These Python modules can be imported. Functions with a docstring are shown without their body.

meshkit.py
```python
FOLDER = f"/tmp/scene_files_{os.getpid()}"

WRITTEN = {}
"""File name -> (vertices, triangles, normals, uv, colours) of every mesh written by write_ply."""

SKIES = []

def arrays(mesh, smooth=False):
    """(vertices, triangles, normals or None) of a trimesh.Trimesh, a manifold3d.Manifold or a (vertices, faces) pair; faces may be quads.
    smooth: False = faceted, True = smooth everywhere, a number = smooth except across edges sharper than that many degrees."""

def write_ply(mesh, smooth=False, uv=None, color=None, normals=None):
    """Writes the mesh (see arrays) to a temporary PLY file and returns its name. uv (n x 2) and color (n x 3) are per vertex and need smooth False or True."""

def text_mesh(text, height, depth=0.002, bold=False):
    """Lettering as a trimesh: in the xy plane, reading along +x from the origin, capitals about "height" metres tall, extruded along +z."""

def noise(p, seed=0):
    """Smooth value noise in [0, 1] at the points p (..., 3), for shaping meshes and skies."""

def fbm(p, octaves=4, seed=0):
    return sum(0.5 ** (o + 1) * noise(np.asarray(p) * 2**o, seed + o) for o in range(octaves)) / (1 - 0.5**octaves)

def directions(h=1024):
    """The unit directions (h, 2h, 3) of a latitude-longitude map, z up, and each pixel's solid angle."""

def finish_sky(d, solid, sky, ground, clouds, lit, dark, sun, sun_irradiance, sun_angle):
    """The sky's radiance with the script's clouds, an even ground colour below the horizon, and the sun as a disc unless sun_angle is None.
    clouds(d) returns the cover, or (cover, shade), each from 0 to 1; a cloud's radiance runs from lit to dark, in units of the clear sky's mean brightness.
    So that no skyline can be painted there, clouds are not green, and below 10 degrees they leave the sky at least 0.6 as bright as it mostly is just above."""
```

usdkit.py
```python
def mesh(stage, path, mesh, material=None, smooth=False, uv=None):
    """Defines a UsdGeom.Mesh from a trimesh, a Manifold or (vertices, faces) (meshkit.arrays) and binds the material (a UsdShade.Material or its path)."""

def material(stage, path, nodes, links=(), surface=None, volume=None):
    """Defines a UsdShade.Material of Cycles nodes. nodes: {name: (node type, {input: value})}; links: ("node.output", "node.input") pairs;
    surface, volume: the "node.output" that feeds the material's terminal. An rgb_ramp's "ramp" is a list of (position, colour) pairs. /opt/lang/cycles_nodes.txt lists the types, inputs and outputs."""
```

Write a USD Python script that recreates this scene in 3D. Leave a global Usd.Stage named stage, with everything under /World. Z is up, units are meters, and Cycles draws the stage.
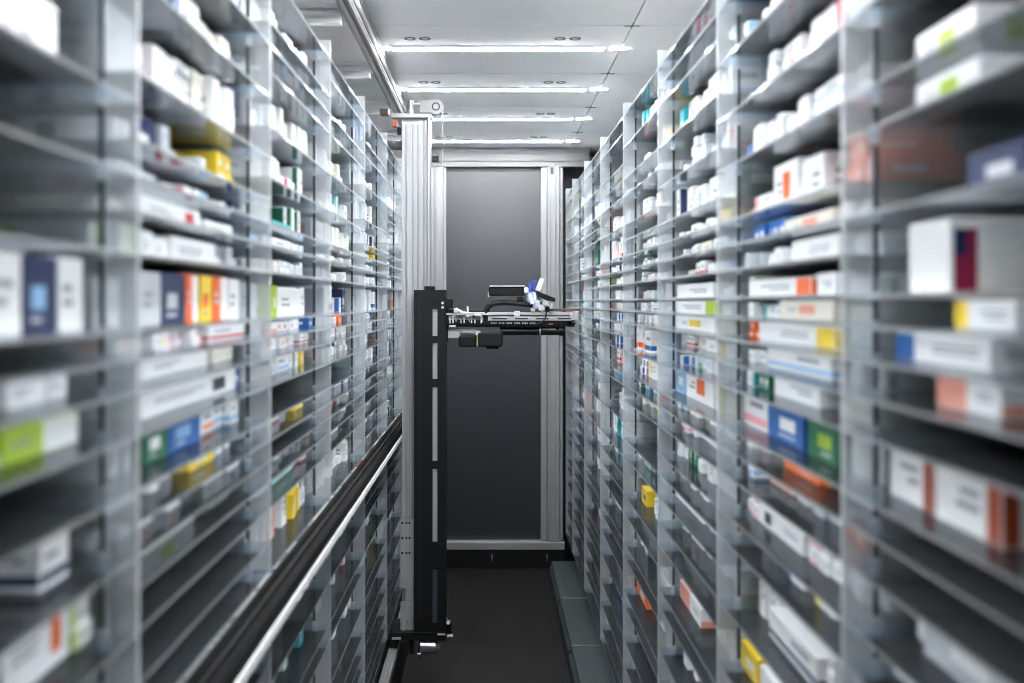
import math, random
import numpy as np, trimesh, usdkit
from shapely.geometry import Polygon, box as sbox
from shapely.ops import unary_union
from pxr import Usd, UsdGeom, UsdLux, UsdShade, Gf, Sdf, Vt

stage = Usd.Stage.CreateInMemory()
UsdGeom.SetStageUpAxis(stage, UsdGeom.Tokens.z)
UsdGeom.SetStageMetersPerUnit(stage, 1.0)
UsdGeom.Xform.Define(stage, '/World')
stage.SetDefaultPrim(stage.GetPrimAtPath('/World'))

# ---------------------------------------------------------------- camera, exposure, light strength
CAM_Z = 1.78                       # floor is z = 0
FOCAL, APERTURE = 35.0, 36.0
FPX = FOCAL / APERTURE * 1024
VPX, VPY = 490.6, 301.5
EXPOSURE = 2.92
LAMP = 18.0                        # strength of the ceiling light strips
cam = UsdGeom.Camera.Define(stage, '/World/camera')
cam.AddTranslateOp().Set(Gf.Vec3d(0, 0, CAM_Z))
cam.AddRotateXOp().Set(90.0)
cam.CreateFocalLengthAttr(FOCAL)
cam.CreateHorizontalApertureAttr(APERTURE)
cam.CreateVerticalApertureAttr(APERTURE * 683 / 1024)
cam.CreateHorizontalApertureOffsetAttr((512 - VPX) / 1024 * APERTURE)
cam.CreateVerticalApertureOffsetAttr(-(341.5 - VPY) / 1024 * APERTURE)
cam.CreateClippingRangeAttr(Gf.Vec2f(0.05, 60))
cam.CreateFStopAttr(2.0)
cam.CreateFocusDistanceAttr(4.6)
cam.CreateExposureAttr(EXPOSURE)

dome = UsdLux.DomeLight.Define(stage, '/World/sky')
dome.CreateIntensityAttr(0.02)
dome.CreateColorAttr(Gf.Vec3f(0.8, 0.9, 1.0))


# ---------------------------------------------------------------- helpers
def lin(h):
    h = h.lstrip('#')
    c = [int(h[i:i + 2], 16) / 255 for i in (0, 2, 4)]
    return tuple(x / 12.92 if x <= 0.04045 else ((x + 0.055) / 1.055) ** 2.4 for x in c)


USED = {}


def path_for(name, parent=None):
    base = (str(parent.GetPath()) if parent is not None else '/World') + '/' + name
    n = USED.get(base, 0)
    USED[base] = n + 1
    return base if n == 0 else f'{base}_{n:03d}'


def tag(prim, label=None, cat=None, group=None, kind=None):
    for k, v in (('label', label), ('category', cat), ('group', group), ('kind', kind)):
        if v:
            prim.SetCustomDataByKey(k, v)
    return prim


def thing(name, label, cat, loc=(0, 0, 0), group=None):
    x = UsdGeom.Xform.Define(stage, path_for(name))
    x.AddTranslateOp().Set(Gf.Vec3d(*map(float, loc)))
    ORIGIN[x.GetPrim().GetPath()] = np.array(loc, float)
    return tag(x.GetPrim(), label, cat, group)


ORIGIN = {}


def origin(prim):
    while prim:
        if prim.GetPath() in ORIGIN:
            return ORIGIN[prim.GetPath()]
        prim = prim.GetParent()
    return np.zeros(3)


def obj(name, mesh, mat, parent=None, smooth=False, label=None, kind=None, cat=None, group=None, color=None):
    """One Mesh prim from geometry given in world coordinates (re-centred on its thing's origin)."""
    if hasattr(mesh, 'to_mesh'):
        m = mesh.to_mesh(); mesh = (np.array(m.vert_properties[:, :3]), np.array(m.tri_verts))
    if not isinstance(mesh, (tuple, list)):
        mesh = (np.array(mesh.vertices), np.array(mesh.faces))
    v = np.asarray(mesh[0], float)
    p = path_for(name, parent)
    if parent is not None:
        v = v - origin(parent)
        m = usdkit.mesh(stage, p, (v, mesh[1]), mat, smooth=smooth)
    else:
        o = np.array([(v[:, 0].min() + v[:, 0].max()) / 2, (v[:, 1].min() + v[:, 1].max()) / 2, v[:, 2].min()])
        m = usdkit.mesh(stage, p, (v - o, mesh[1]), mat, smooth=smooth)
        m.AddTranslateOp().Set(Gf.Vec3d(*map(float, o)))
        ORIGIN[m.GetPrim().GetPath()] = o
    if color is not None:
        UsdGeom.PrimvarsAPI(m).CreatePrimvar('tint', Sdf.ValueTypeNames.Color3fArray, 'vertex').Set(Vt.Vec3fArray.FromNumpy(np.asarray(color, np.float32)))
    return tag(m.GetPrim(), label, cat, group, kind)


def cat_(ms):
    return trimesh.util.concatenate([m if isinstance(m, trimesh.Trimesh) else trimesh.Trimesh(*m, process=False) for m in ms])


BOXF = np.array([[0, 2, 3], [0, 3, 1], [4, 5, 7], [4, 7, 6], [0, 1, 5], [0, 5, 4], [2, 6, 7], [2, 7, 3], [0, 4, 6], [0, 6, 2], [1, 3, 7], [1, 7, 5]])


def bx(x0, x1, y0, y1, z0, z1, c=0.0):
    x0, x1 = min(x0, x1), max(x0, x1); y0, y1 = min(y0, y1), max(y0, y1); z0, z1 = min(z0, z1), max(z0, z1)
    if c <= 0:
        v = np.array([(x, y, z) for z in (z0, z1) for y in (y0, y1) for x in (x0, x1)])
        return trimesh.Trimesh(v, BOXF[:, [0, 1, 2]], process=False)
    c = min(c, (x1 - x0) / 2.2, (y1 - y0) / 2.2, (z1 - z0) / 2.2)
    pts = []
    for x, sx in ((x0, 1), (x1, -1)):
        for y, sy in ((y0, 1), (y1, -1)):
            for z, sz in ((z0, 1), (z1, -1)):
                pts += [(x + sx * c, y + sy * c, z), (x + sx * c, y, z + sz * c), (x, y + sy * c, z + sz * c)]
    return trimesh.convex.convex_hull(np.array(pts))


def cyl(p0, p1, r, n=20, r2=None):
    p0, p1 = np.array(p0, float), np.array(p1, float)
    d = p1 - p0; L = np.linalg.norm(d); d /= L
    a = np.cross(d, [0, 0, 1] if abs(d[2]) < .9 else [1, 0, 0]); a /= np.linalg.norm(a); b = np.cross(d, a)
    t = np.arange(n) / n * 2 * math.pi
    ring = np.cos(t)[:, None] * a + np.sin(t)[:, None] * b
    r2 = r if r2 is None else r2
    v = np.vstack([p0 + ring * r, p1 + ring * r2, [p0], [p1]])
    f = []
    for i in range(n):
        j = (i + 1) % n
        f += [[i, j, n + j], [i, n + j, n + i], [2 * n, j, i], [2 * n + 1, n + i, n + j]]
    m = trimesh.Trimesh(v, f, process=False)
    if m.volume < 0:
        m.invert()
    return m


def tube(pts, r, n=10):
    pts = np.array(pts, float)
    out = []
    rings = []
    for i, p in enumerate(pts):
        d = pts[min(i + 1, len(pts) - 1)] - pts[max(i - 1, 0)]; d /= np.linalg.norm(d)
        a = np.cross(d, [0, 1, 0.01]); a /= np.linalg.norm(a); b = np.cross(d, a)
        t = np.arange(n) / n * 2 * math.pi
        rings.append(p + r * (np.cos(t)[:, None] * a + np.sin(t)[:, None] * b))
    v = np.vstack(rings + [pts[:1], pts[-1:]])
    f = []
    for k in range(len(pts) - 1):
        for i in range(n):
            j = (i + 1) % n
            f += [[k * n + i, k * n + j, (k + 1) * n + j], [k * n + i, (k + 1) * n + j, (k + 1) * n + i]]
    e = len(v) - 2
    for i in range(n):
        j = (i + 1) % n
        f += [[e, j, i], [e + 1, (len(pts) - 1) * n + i, (len(pts) - 1) * n + j]]
    m = trimesh.Trimesh(v, f, process=False)
    if m.volume < 0:
        m.invert()
    return m


def extrude(poly, axis, a, b):
    """2-D polygon extruded from a to b along axis: z (poly in x,y), x (poly in y,z) or y (poly in x,z)."""
    m = trimesh.creation.extrude_polygon(poly, b - a, engine='earcut')
    v = m.vertices.copy(); v[:, 2] += a
    if axis == 'x':
        v = v[:, [2, 0, 1]]
    elif axis == 'y':
        v = np.stack([v[:, 0], v[:, 2], v[:, 1]], 1)
    m = trimesh.Trimesh(v, m.faces, process=False)
    if m.volume < 0:
        m.invert()
    return m


def at(px, py, y):
    """A measured image position turned into metres on the plane at distance y."""
    return (px - VPX) * y / FPX, CAM_Z + (VPY - py) * y / FPX


def slotted(x0, x1, y0, y1, slots_x=(), slots_y=(), w=0.008, dep=0.012):
    """Aluminium profile section: rectangle with T-slots at x positions on both y faces, and at y positions on both x faces."""
    p = sbox(x0, y0, x1, y1)
    cut = []
    for s in slots_x:
        for ya, sg in ((y0, 1), (y1, -1)):
            cut += [sbox(s - w / 2, min(ya - .001 * sg, ya + sg * .004), s + w / 2, max(ya - .001 * sg, ya + sg * .004)), sbox(s - w, min(ya + sg * .004, ya + sg * dep), s + w, max(ya + sg * .004, ya + sg * dep))]
    for s in slots_y:
        for xa, sg in ((x0, 1), (x1, -1)):
            cut += [sbox(min(xa - .001 * sg, xa + sg * .004), s - w / 2, max(xa - .001 * sg, xa + sg * .004), s + w / 2), sbox(min(xa + sg * .004, xa + sg * dep), s - w, max(xa + sg * .004, xa + sg * dep), s + w)]
    return p.difference(unary_union(cut)) if cut else p


# ---------------------------------------------------------------- materials
def mat(name, color, rough=0.5, metal=0.0, bump=0.0, scale=60.0, vary=0.0, spec=0.5, coat=0.0):
    n = {'p': ('principled_bsdf', {'base_color': color, 'roughness': rough, 'metallic': metal, 'specular_ior_level': spec, 'coat_weight': coat})}
    l = []
    if vary or bump:
        n['g'] = ('geometry', {}); n['n'] = ('noise_texture', {'scale': scale, 'detail': 4.0, 'roughness': 0.6})
        l.append(('g.position', 'n.vector'))
    if vary:
        n['r'] = ('rgb_ramp', {'ramp': [(0.3, tuple(c * (1 - vary) for c in color)), (0.7, tuple(min(1, c * (1 + vary)) for c in color))]})
        l += [('n.fac', 'r.fac'), ('r.color', 'p.base_color')]
    if bump:
        n['b'] = ('bump', {'strength': bump, 'distance': 0.002})
        l += [('n.fac', 'b.height'), ('b.normal', 'p.normal')]
    return usdkit.material(stage, '/World/Looks/' + name, n, l, surface='p.BSDF')


def acrylic(name, clear, body, mixfac, rough, edge=0.0, edge_color=(0.8, 0.86, 0.88), tl=0.4, ior=1.45):
    """Smoky clear acrylic: tinted see-through part, a milky scattering part, a reflection by fresnel, and brighter polished edges."""
    n = {'g': ('geometry', {}), 't': ('transparent_bsdf', {'color': clear}),
         'd': ('diffuse_bsdf', {'color': body}), 'tl': ('translucent_bsdf', {'color': body}), 'm1': ('mix_closure', {'fac': tl}),
         'm2': ('mix_closure', {'fac': mixfac}), 'fr': ('fresnel', {'IOR': ior}), 'gl': ('glossy_bsdf', {'color': (0.9, 0.95, 1.0), 'roughness': rough}), 'm3': ('mix_closure', {})}
    l = [('d.BSDF', 'm1.closure1'), ('tl.BSDF', 'm1.closure2'), ('t.BSDF', 'm2.closure1'), ('m1.closure', 'm2.closure2'),
         ('fr.fac', 'm3.fac'), ('m2.closure', 'm3.closure1'), ('gl.BSDF', 'm3.closure2')]
    out = 'm3.closure'
    if edge:
        n.update({'sx': ('separate_xyz', {}), 'ab': ('math', {'math_type': 'absolute'}), 'gt': ('math', {'math_type': 'greater_than', 'value2': 0.8}), 'mu': ('math', {'math_type': 'multiply', 'value2': edge}),
                  'ed': ('diffuse_bsdf', {'color': edge_color}), 'm4': ('mix_closure', {})})
        l += [('g.true_normal', 'sx.vector'), ('sx.x', 'ab.value1'), ('ab.value', 'gt.value1'), ('gt.value', 'mu.value1'), ('mu.value', 'm4.fac'), ('m3.closure', 'm4.closure1'), ('ed.BSDF', 'm4.closure2')]
        out = 'm4.closure'
    return usdkit.material(stage, '/World/Looks/' + name, n, l, surface=out)


M = {}
M['shelf'] = acrylic('shelf_acrylic', (0.95, 0.96, 0.965), (0.58, 0.61, 0.63), 0.055, 0.10, edge=0.30, edge_color=(0.82, 0.85, 0.87), tl=0.6, ior=1.22)
M['divider'] = acrylic('divider_acrylic', (0.88, 0.905, 0.915), (0.76, 0.785, 0.80), 0.19, 0.2, tl=0.5, ior=1.3)
M['strip'] = acrylic('strip_acrylic', (0.90, 0.92, 0.93), (0.80, 0.825, 0.84), 0.28, 0.2, edge=0.7, edge_color=(0.85, 0.88, 0.9), tl=0.4)
M['clip'] = mat('clip_grey', lin('#b9c0c4'), 0.4)
M['slot'] = mat('slot_dark', lin('#33383d'), 0.5)
M['alu'] = mat('aluminium', (0.45, 0.46, 0.47), 0.38, 0.55, bump=0.05, scale=300)
M['alu_white'] = mat('anodised_aluminium', (0.38, 0.39, 0.405), 0.42, 0.3)
M['steel'] = mat('steel', (0.62, 0.63, 0.65), 0.28, 0.9)
M['black'] = mat('black_coated_metal', lin('#090a0b'), 0.6, 0.0, bump=0.03, scale=400, spec=0.3)
M['beam'] = mat('black_anodised_beam', lin('#050506'), 0.65, spec=0.12)
M['black_gloss'] = mat('black_plastic', lin('#131417'), 0.28)
M['rubber'] = mat('black_rubber', lin('#0f1012'), 0.65)
M['ceiling'] = mat('white_ceiling_sheet', (0.72, 0.725, 0.735), 0.45, 0.0, vary=0.02, scale=3)
M['seam'] = mat('ceiling_substrate', (0.35, 0.36, 0.38), 0.7)
M['wall'] = mat('slate_wall', lin('#585f64'), 0.7, vary=0.06, scale=4)
M['panel'] = mat('dark_grey_panel', lin('#25282d'), 0.36, 0.0, vary=0.05, scale=25, bump=0.03, spec=0.8)
M['floor'] = mat('charcoal_floor', lin('#131213'), 0.7, vary=0.35, scale=30, bump=0.2, spec=0.2)
M['bin'] = mat('grey_green_sheet', lin('#2f3739'), 0.45, vary=0.08, scale=14)
M['white'] = mat('white_enamel', (0.55, 0.55, 0.56), 0.35)
M['bar'] = mat('crossbar_white', (0.85, 0.855, 0.86), 0.45)
M['frame_alu'] = mat('frame_aluminium', (0.25, 0.255, 0.265), 0.5, 0.2)
M['beam_alu'] = mat('beam_aluminium', (0.13, 0.133, 0.138), 0.55, 0.1)
M['rail_alu'] = mat('rail_aluminium', (0.20, 0.205, 0.21), 0.45, 0.4)
M['cast'] = mat('cast_aluminium', (0.34, 0.345, 0.355), 0.5, 0.2)
M['lilac'] = mat('blue_white_plastic', lin('#c6cde6'), 0.35)
M['blue'] = mat('blue_plastic', lin('#3c4f96'), 0.35)
M['red'] = mat('red_brown_plastic', lin('#a4503c'), 0.5)
M['brown'] = mat('brown_plastic', lin('#5a4236'), 0.5)
M['green'] = mat('green_yellow_clip', lin('#9fb455'), 0.5)
M['orange'] = mat('orange_plastic', lin('#f0642a'), 0.4)
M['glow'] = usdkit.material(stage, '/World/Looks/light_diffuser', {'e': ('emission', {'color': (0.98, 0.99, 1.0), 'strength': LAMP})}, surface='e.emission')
M['carton'] = usdkit.material(stage, '/World/Looks/printed_carton', {'a': ('attribute', {'attribute': 'tint'}), 'p': ('principled_bsdf', {'roughness': 0.38, 'specular_ior_level': 0.5})}, [('a.color', 'p.base_color')], surface='p.BSDF')

# ---------------------------------------------------------------- setting
A, B, D = 0.46, 0.50, 0.36          # rack fronts at x = -A and x = B, rack depth
CEIL = CAM_Z + 1.03
Y0, Y1 = -1.3, 7.05
XL, XR = -A - D - 0.03, B + D + 0.03
PITCH = 0.78


def struct(name, mesh, m, parent=None, **k):
    return obj(name, mesh, m, parent, kind='structure' if parent is None else None, **k)


struct('floor', bx(XL, XR, Y0, Y1, -0.05, 0), M['floor'], label='charcoal floor of the aisle between the racks', cat='floor')
struct('wall_left', bx(XL - .05, XL, Y0, Y1, -0.05, CEIL + .05), M['wall'], label='slate wall behind the left racks', cat='wall')
struct('wall_right', bx(XR, XR + .05, Y0, Y1, -0.05, CEIL + .05), M['wall'], label='slate wall behind the right racks', cat='wall')
struct('wall_back', bx(XL - .05, XR + .05, Y1, Y1 + .05, -0.05, CEIL + .05), M['panel'], label='dark grey end wall seen beside and above the aluminium frame', cat='wall')
struct('wall_front', bx(XL - .05, XR + .05, Y0 - .05, Y0, -0.05, CEIL + .05), M['wall'], label='slate wall behind the camera', cat='wall')
ceil = struct('ceiling', bx(XL - .05, XR + .05, Y0 - .05, Y1 + .05, CEIL + .012, CEIL + .06), M['seam'], label='white sheet ceiling with narrow joints and recessed light strips', cat='ceiling')
SEAM0 = 3.72 - 7 * PITCH
for k in range(11):
    ya, yb = max(SEAM0 + k * PITCH, Y0) + .0025, min(SEAM0 + (k + 1) * PITCH, Y1) - .0025
    if yb - ya < .05:
        continue
    yl = SEAM0 + k * PITCH + 0.33
    for xa, xb in ((XL, -0.4625), (-0.4575, 0.5275), (0.5325, XR)):
        if xb < 0 or xa > 0.5:
            obj('ceiling_panel', bx(xa, xb, ya, yb, CEIL, CEIL + .012, .001), M['ceiling'], ceil)
        else:
            obj('ceiling_panel', bx(xa, xb, ya, yb, CEIL, CEIL + .012, .001), M['ceiling'], ceil)
    for x in (-0.316, -0.258, 0.272, 0.331):
        y = yl - 0.15
        if not ya < y < yb:
            continue
        t = np.linspace(0, 2 * math.pi, 24, endpoint=False)
        ring = Polygon(np.stack([x + .023 * np.cos(t), y + .023 * np.sin(t)], 1)).difference(Polygon(np.stack([x + 0.0145 * np.cos(t), y + .0145 * np.sin(t)], 1)))
        obj('ring_grommet', extrude(ring, 'z', CEIL - .0015, CEIL), M['slot'], ceil, label='dark ring grommet set in the white ceiling sheet')
    obj('cross_screw', cat_([bx(.5, .56, yb + .0005, yb + .0045, CEIL - .002, CEIL + .002), bx(.528, .532, yb - .03, yb + .03, CEIL - .002, CEIL + .002)]), M['slot'], ceil)

LIGHT_Y = [4.05 + PITCH * k for k in range(-4, 4)]
NUM = ['first', 'second', 'third', 'fourth', 'fifth', 'sixth', 'seventh', 'eighth', 'ninth', 'tenth', 'eleventh', 'twelfth', 'thirteenth', 'fourteenth', 'fifteenth', 'sixteenth', 'seventeenth', 'eighteenth', 'nineteenth', 'twentieth', 'twenty-first', 'twenty-second', 'twenty-third', 'twenty-fourth']
LW = 0.05
for k, y in enumerate(LIGHT_Y):
    seen = k - 4
    if seen >= 0:
        lab = 'white LED light strip with pointed end, ' + NUM[seen] + ' visible ceiling strip from the camera'
    else:
        lab = 'white LED light strip above the camera, ' + NUM[-seen - 1] + ' strip before the visible ones'
    t = thing('ceiling_light', lab, 'ceiling light', (0, y, CEIL - .012), 'light strips across the ceiling')
    obj('housing', extrude(sbox(-.405, y - LW / 2 - .004, .465, y + LW / 2 + .004).difference(sbox(-.4003, y - LW / 2, .4603, y + LW / 2)), 'z', CEIL - .004, CEIL), M['white'], t)
    obj('diffuser', bx(-.40, .46, y - LW / 2 + .0005, y + LW / 2 - .0005, CEIL - .0055, CEIL - .0005, .002), M['glow'], t)
    tri = Polygon([(.487, y - LW / 2), (.487, y + LW / 2), (.568, y)])  # light spilled on the ceiling past the strip, put in as a glowing triangle
    obj('pointed_end', extrude(tri, 'z', CEIL - .0022, CEIL - .0003), M['glow'], t, label='pointed glowing patch for light spilled on the ceiling')
    tri = Polygon([(-.416, y - LW / 2), (-.416, y + LW / 2), (-.452, y)])  # shorter glowing triangle for the spill at the left end
    obj('pointed_end', extrude(tri, 'z', CEIL - .0022, CEIL - .0003), M['glow'], t, label='pointed glowing patch for light spilled on the ceiling')


def Z(h):
    return CAM_Z + h


# top guide rail along the left rack
t = thing('guide_rail', 'long shiny aluminium guide rail under the ceiling along the left racks', 'rail', (-.46, 0, Z(.93)))
obj('rail_profile', extrude(slotted(-.487, -.437, Z(.945), Z(1.028), (), (Z(.975), Z(1.005)), w=.007, dep=.01), 'y', Y0 + .01, 6.6), M['rail_alu'], t)
obj('running_bar', cat_([cyl((-.470, Y0 + .01, Z(.940)), (-.470, 6.6, Z(.940)), .0095, 16), cyl((-.446, Y0 + .01, Z(.944)), (-.446, 6.6, Z(.944)), .006, 12)]), M['rail_alu'], t, smooth=40)
obj('rubber_seal', bx(-.4365, -.433, Y0 + .01, 6.6, Z(.955), Z(.968)), M['rubber'], t)
for k, y in enumerate([3.25 + PITCH * i for i in range(-3, 5)]):
    lab = 'double-slotted aluminium crossbar between guide rail and wall, ' + (NUM[k - 3] + ' visible from the camera' if k >= 3 else NUM[k] + ' one above the camera')
    obj('ceiling_crossbar', extrude(slotted(y - .02, y + .02, Z(.905), Z(.967), (), (Z(.924), Z(.949)), w=.010, dep=.012), 'x', XL + .002, -.488), M['bar'], label=lab, cat='crossbar', group='aluminium crossbars above the left racks')

# horizontal carriage beam, mid height of the left racks
t = thing('carriage_beam', 'long black carriage beam with bright aluminium edge along the left racks', 'rail', (-.44, 0, Z(-.63)))
prof = Polygon([(-.462, Z(-.630)), (-.411, Z(-.630)), (-.411, Z(-.585)), (-.416, Z(-.580)), (-.424, Z(-.580)), (-.424, Z(-.584)), (-.432, Z(-.584)), (-.432, Z(-.577)), (-.441, Z(-.577)), (-.441, Z(-.581)), (-.450, Z(-.581)), (-.450, Z(-.574)), (-.462, Z(-.574))])
obj('beam_profile', extrude(prof, 'y', Y0 + .01, 6.6), M['beam'], t)
obj('edge_strip', bx(-.411, -.4065, Y0 + .01, 6.6, Z(-.632), Z(-.612), .001), M['bar'], t, label='bright aluminium edge strip')
obj('drive_belt', bx(-.438, -.435, Y0 + .01, 6.6, Z(-.5835), Z(-.5765)), M['rubber'], t)

# floor rail on its plinth
t = thing('floor_rail', 'aluminium floor rail on a black plinth under the robot mast', 'rail', (-.44, 0, 0))
obj('plinth', bx(-.47, -.418, Y0 + .01, 6.6, 0.0005, Z(-1.60), .003), M['black'], t)
pr = sbox(-.462, Z(-1.60), -.422, Z(-1.572)).difference(unary_union([sbox(-.452, Z(-1.577), -.447, Z(-1.57)), sbox(-.437, Z(-1.577), -.432, Z(-1.57))]))
obj('rail_profile', extrude(pr, 'y', Y0 + .01, 6.6), M['alu'], t)
obj('base_plinth', bx(XL + .02, -A - .012, .5, 6.75, .0005, Z(-1.50), .003), M['black'], t)

# ---------------------------------------------------------------- frame with dark panel at the aisle's end
FY = 6.65
t = thing('end_frame', 'aluminium frame around a tall dark grey panel at the aisle end', 'frame', (0.05, FY, 0))
xl0, xl1 = at(431, 0, FY)[0], at(446, 0, FY)[0]
xr0, xr1 = at(541, 0, FY)[0], at(563, 0, FY)[0]
obj('panel', bx(xl1 - .005, xr0 + .005, FY + .05, FY + .065, Z(-1.66), Z(.91)), M['panel'], t, label='tall dark grey panel')
top = slotted(FY, FY + .05, Z(.905), Z(1.025), (), (Z(.935), Z(.99)), w=.008)
obj('top_beam', extrude(top, 'x', xl0 - .06, B + .16), M['beam_alu'], t)
obj('top_strip', bx(xl0 - .06, B + .16, FY - .006, FY, Z(.900), Z(.908), .001), M['beam_alu'], t)
obj('post', extrude(slotted(xl0, xl1 - .022, FY, FY + .05, (xl0 + .025,), (), w=.008), 'z', Z(-1.6), Z(.905)), M['frame_alu'], t)
obj('side_strip', bx(xl1 - .019, xl1, FY + .01, FY + .05, Z(-1.6), Z(.905), .002), M['frame_alu'], t)
obj('side_strip', bx(xr0, xr0 + .04, FY + .008, FY + .05, Z(-1.6), Z(.905), .002), M['frame_alu'], t)
obj('post', extrude(slotted(xr0 + .043, xr1 - .026, FY - .01, FY + .05, (xr0 + .060, xr0 + .098), (), w=.006), 'z', Z(-1.6), Z(.905)), M['frame_alu'], t)
obj('side_strip', bx(xr1 - .022, xr1, FY + .008, FY + .05, Z(-1.6), Z(.895), .002), M['frame_alu'], t)
obj('sill', bx(xl0, xr1 + .01, FY - .02, FY + .06, Z(-1.655), Z(-1.604), .003), M['frame_alu'], t)
obj('kick_plate', bx(xl0 - .03, B - .004, FY - .012, FY + .06, .0005, Z(-1.657), .002), M['black'], t, label='black kick plate below the sill')
for px in (492, 547):
    x, z = at(px, 556, FY)
    obj('bolt', cat_([cyl((x, FY - .022, z), (x, FY - .012, z), .006, 10), bx(x - .002, x + .002, FY - .016, FY - .012, z - .028, z + .02)]), M['steel'], t)
x, z = at(552, 171, FY)
obj('latch', bx(x - .009, x + .009, FY - .018, FY - .0101, z - .022, z + .022, .002), M['slot'], t)
x, z = at(435.5, 159, FY)
obj('sensor_block', bx(x - .022, x + .022, FY - .03, FY - .0005, z - .016, z + .016, .002), M['black'], t, label='small black sensor block')

# ---------------------------------------------------------------- robot mast
MY = 4.58
t = thing('robot_mast', 'tall aluminium robot mast with a black lower column', 'robot mast', (-.34, MY, Z(-1.62)))
mx0, mx1 = at(402, 0, MY)[0], at(428, 0, MY)[0]
mw = mx1 - mx0
mz0, mz1 = Z(-1.02), at(0, 119, MY)[1]
obj('mast_profile', extrude(slotted(mx0, mx1, MY, MY + .09, tuple(mx0 + mw * q for q in (.16, .42, .62, .84)), (MY + .045,), w=.007), 'z', Z(-1.56), mz1), M['alu_white'], t)
obj('belt_guard', bx(mx1 + .001, mx1 + .012, MY + .004, MY + .06, Z(-1.5), mz1, .001), M['steel'], t)
x0, z0 = at(392, 119, MY); x1, z1 = at(431, 115, MY)
obj('top_plate', bx(x0, x1 + .004, MY - .03, MY + .12, z0 + .001, z1 + .002, .002), M['alu_white'], t)
for q in (.1, .3, .5, .7):
    x = mx0 + mw * q
    obj('bolt', cyl((x, MY - .004, z0 - .022), (x, MY - .0002, z0 - .022), .007, 10), M['steel'], t)
# gear box and pulley on the plate
g0 = at(419.5, 114.4, MY); g1 = at(432, 100, MY)
gb = obj('gearbox', bx(g0[0], g1[0] + .02, MY - .015, MY + .07, g0[1] + .004, g1[1], .004), M['cast'], t)
pc = at(436.3, 108, MY)
obj('pulley', cat_([cyl((pc[0], MY - .03, pc[1]), (pc[0], MY - .0155, pc[1]), .034, 32), cyl((pc[0], MY - .035, pc[1]), (pc[0], MY - .03, pc[1]), .026, 28)]), M['cast'], gb, smooth=40)
tt = np.linspace(0, 2 * math.pi, 32, endpoint=False)
ring = Polygon(np.stack([pc[0] + .019 * np.cos(tt), pc[1] + .019 * np.sin(tt)], 1)).difference(Polygon(np.stack([pc[0] + .013 * np.cos(tt), pc[1] + .013 * np.sin(tt)], 1)))
obj('pulley_ring', extrude(ring, 'y', MY - .037, MY - .035), M['slot'], gb)
c = at(427, 101, MY)
obj('knob', cyl((c[0], MY + .01, c[1] - .004), (c[0], MY + .01, c[1] + .012), .010, 14), M['cast'], gb, smooth=40)
c = at(410.5, 113, MY)
obj('motor', cat_([cyl((c[0], MY + .01, z1 + .002), (c[0], MY + .01, z1 + .03), .020, 18), cyl((c[0], MY + .01, z1 + .03), (c[0], MY + .01, z1 + .052), .010, 14), cyl((c[0], MY + .01, z1 + .052), (c[0], MY + .01, z1 + .068), .014, 16), bx(c[0] - .012, c[0] + .05, MY + .005, MY + .02, z1 + .050, z1 + .055)]), M['alu'], t, smooth=40)
c = at(385.5, 113.2, MY)
obj('slide_block', bx(c[0] - .026, c[0] + .012, MY - .01, MY + .06, c[1] - .004, c[1] + .020, .002), M['brown'], t, label='brown slide block')
c = at(395, 123.5, MY)
obj('buffer', bx(c[0] - .011, c[0] + .010, MY - .02, MY + .02, c[1] - .018, c[1] + .016, .003), M['red'], t, label='red brown rubber buffer')
c = at(399, 131, MY)
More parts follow.
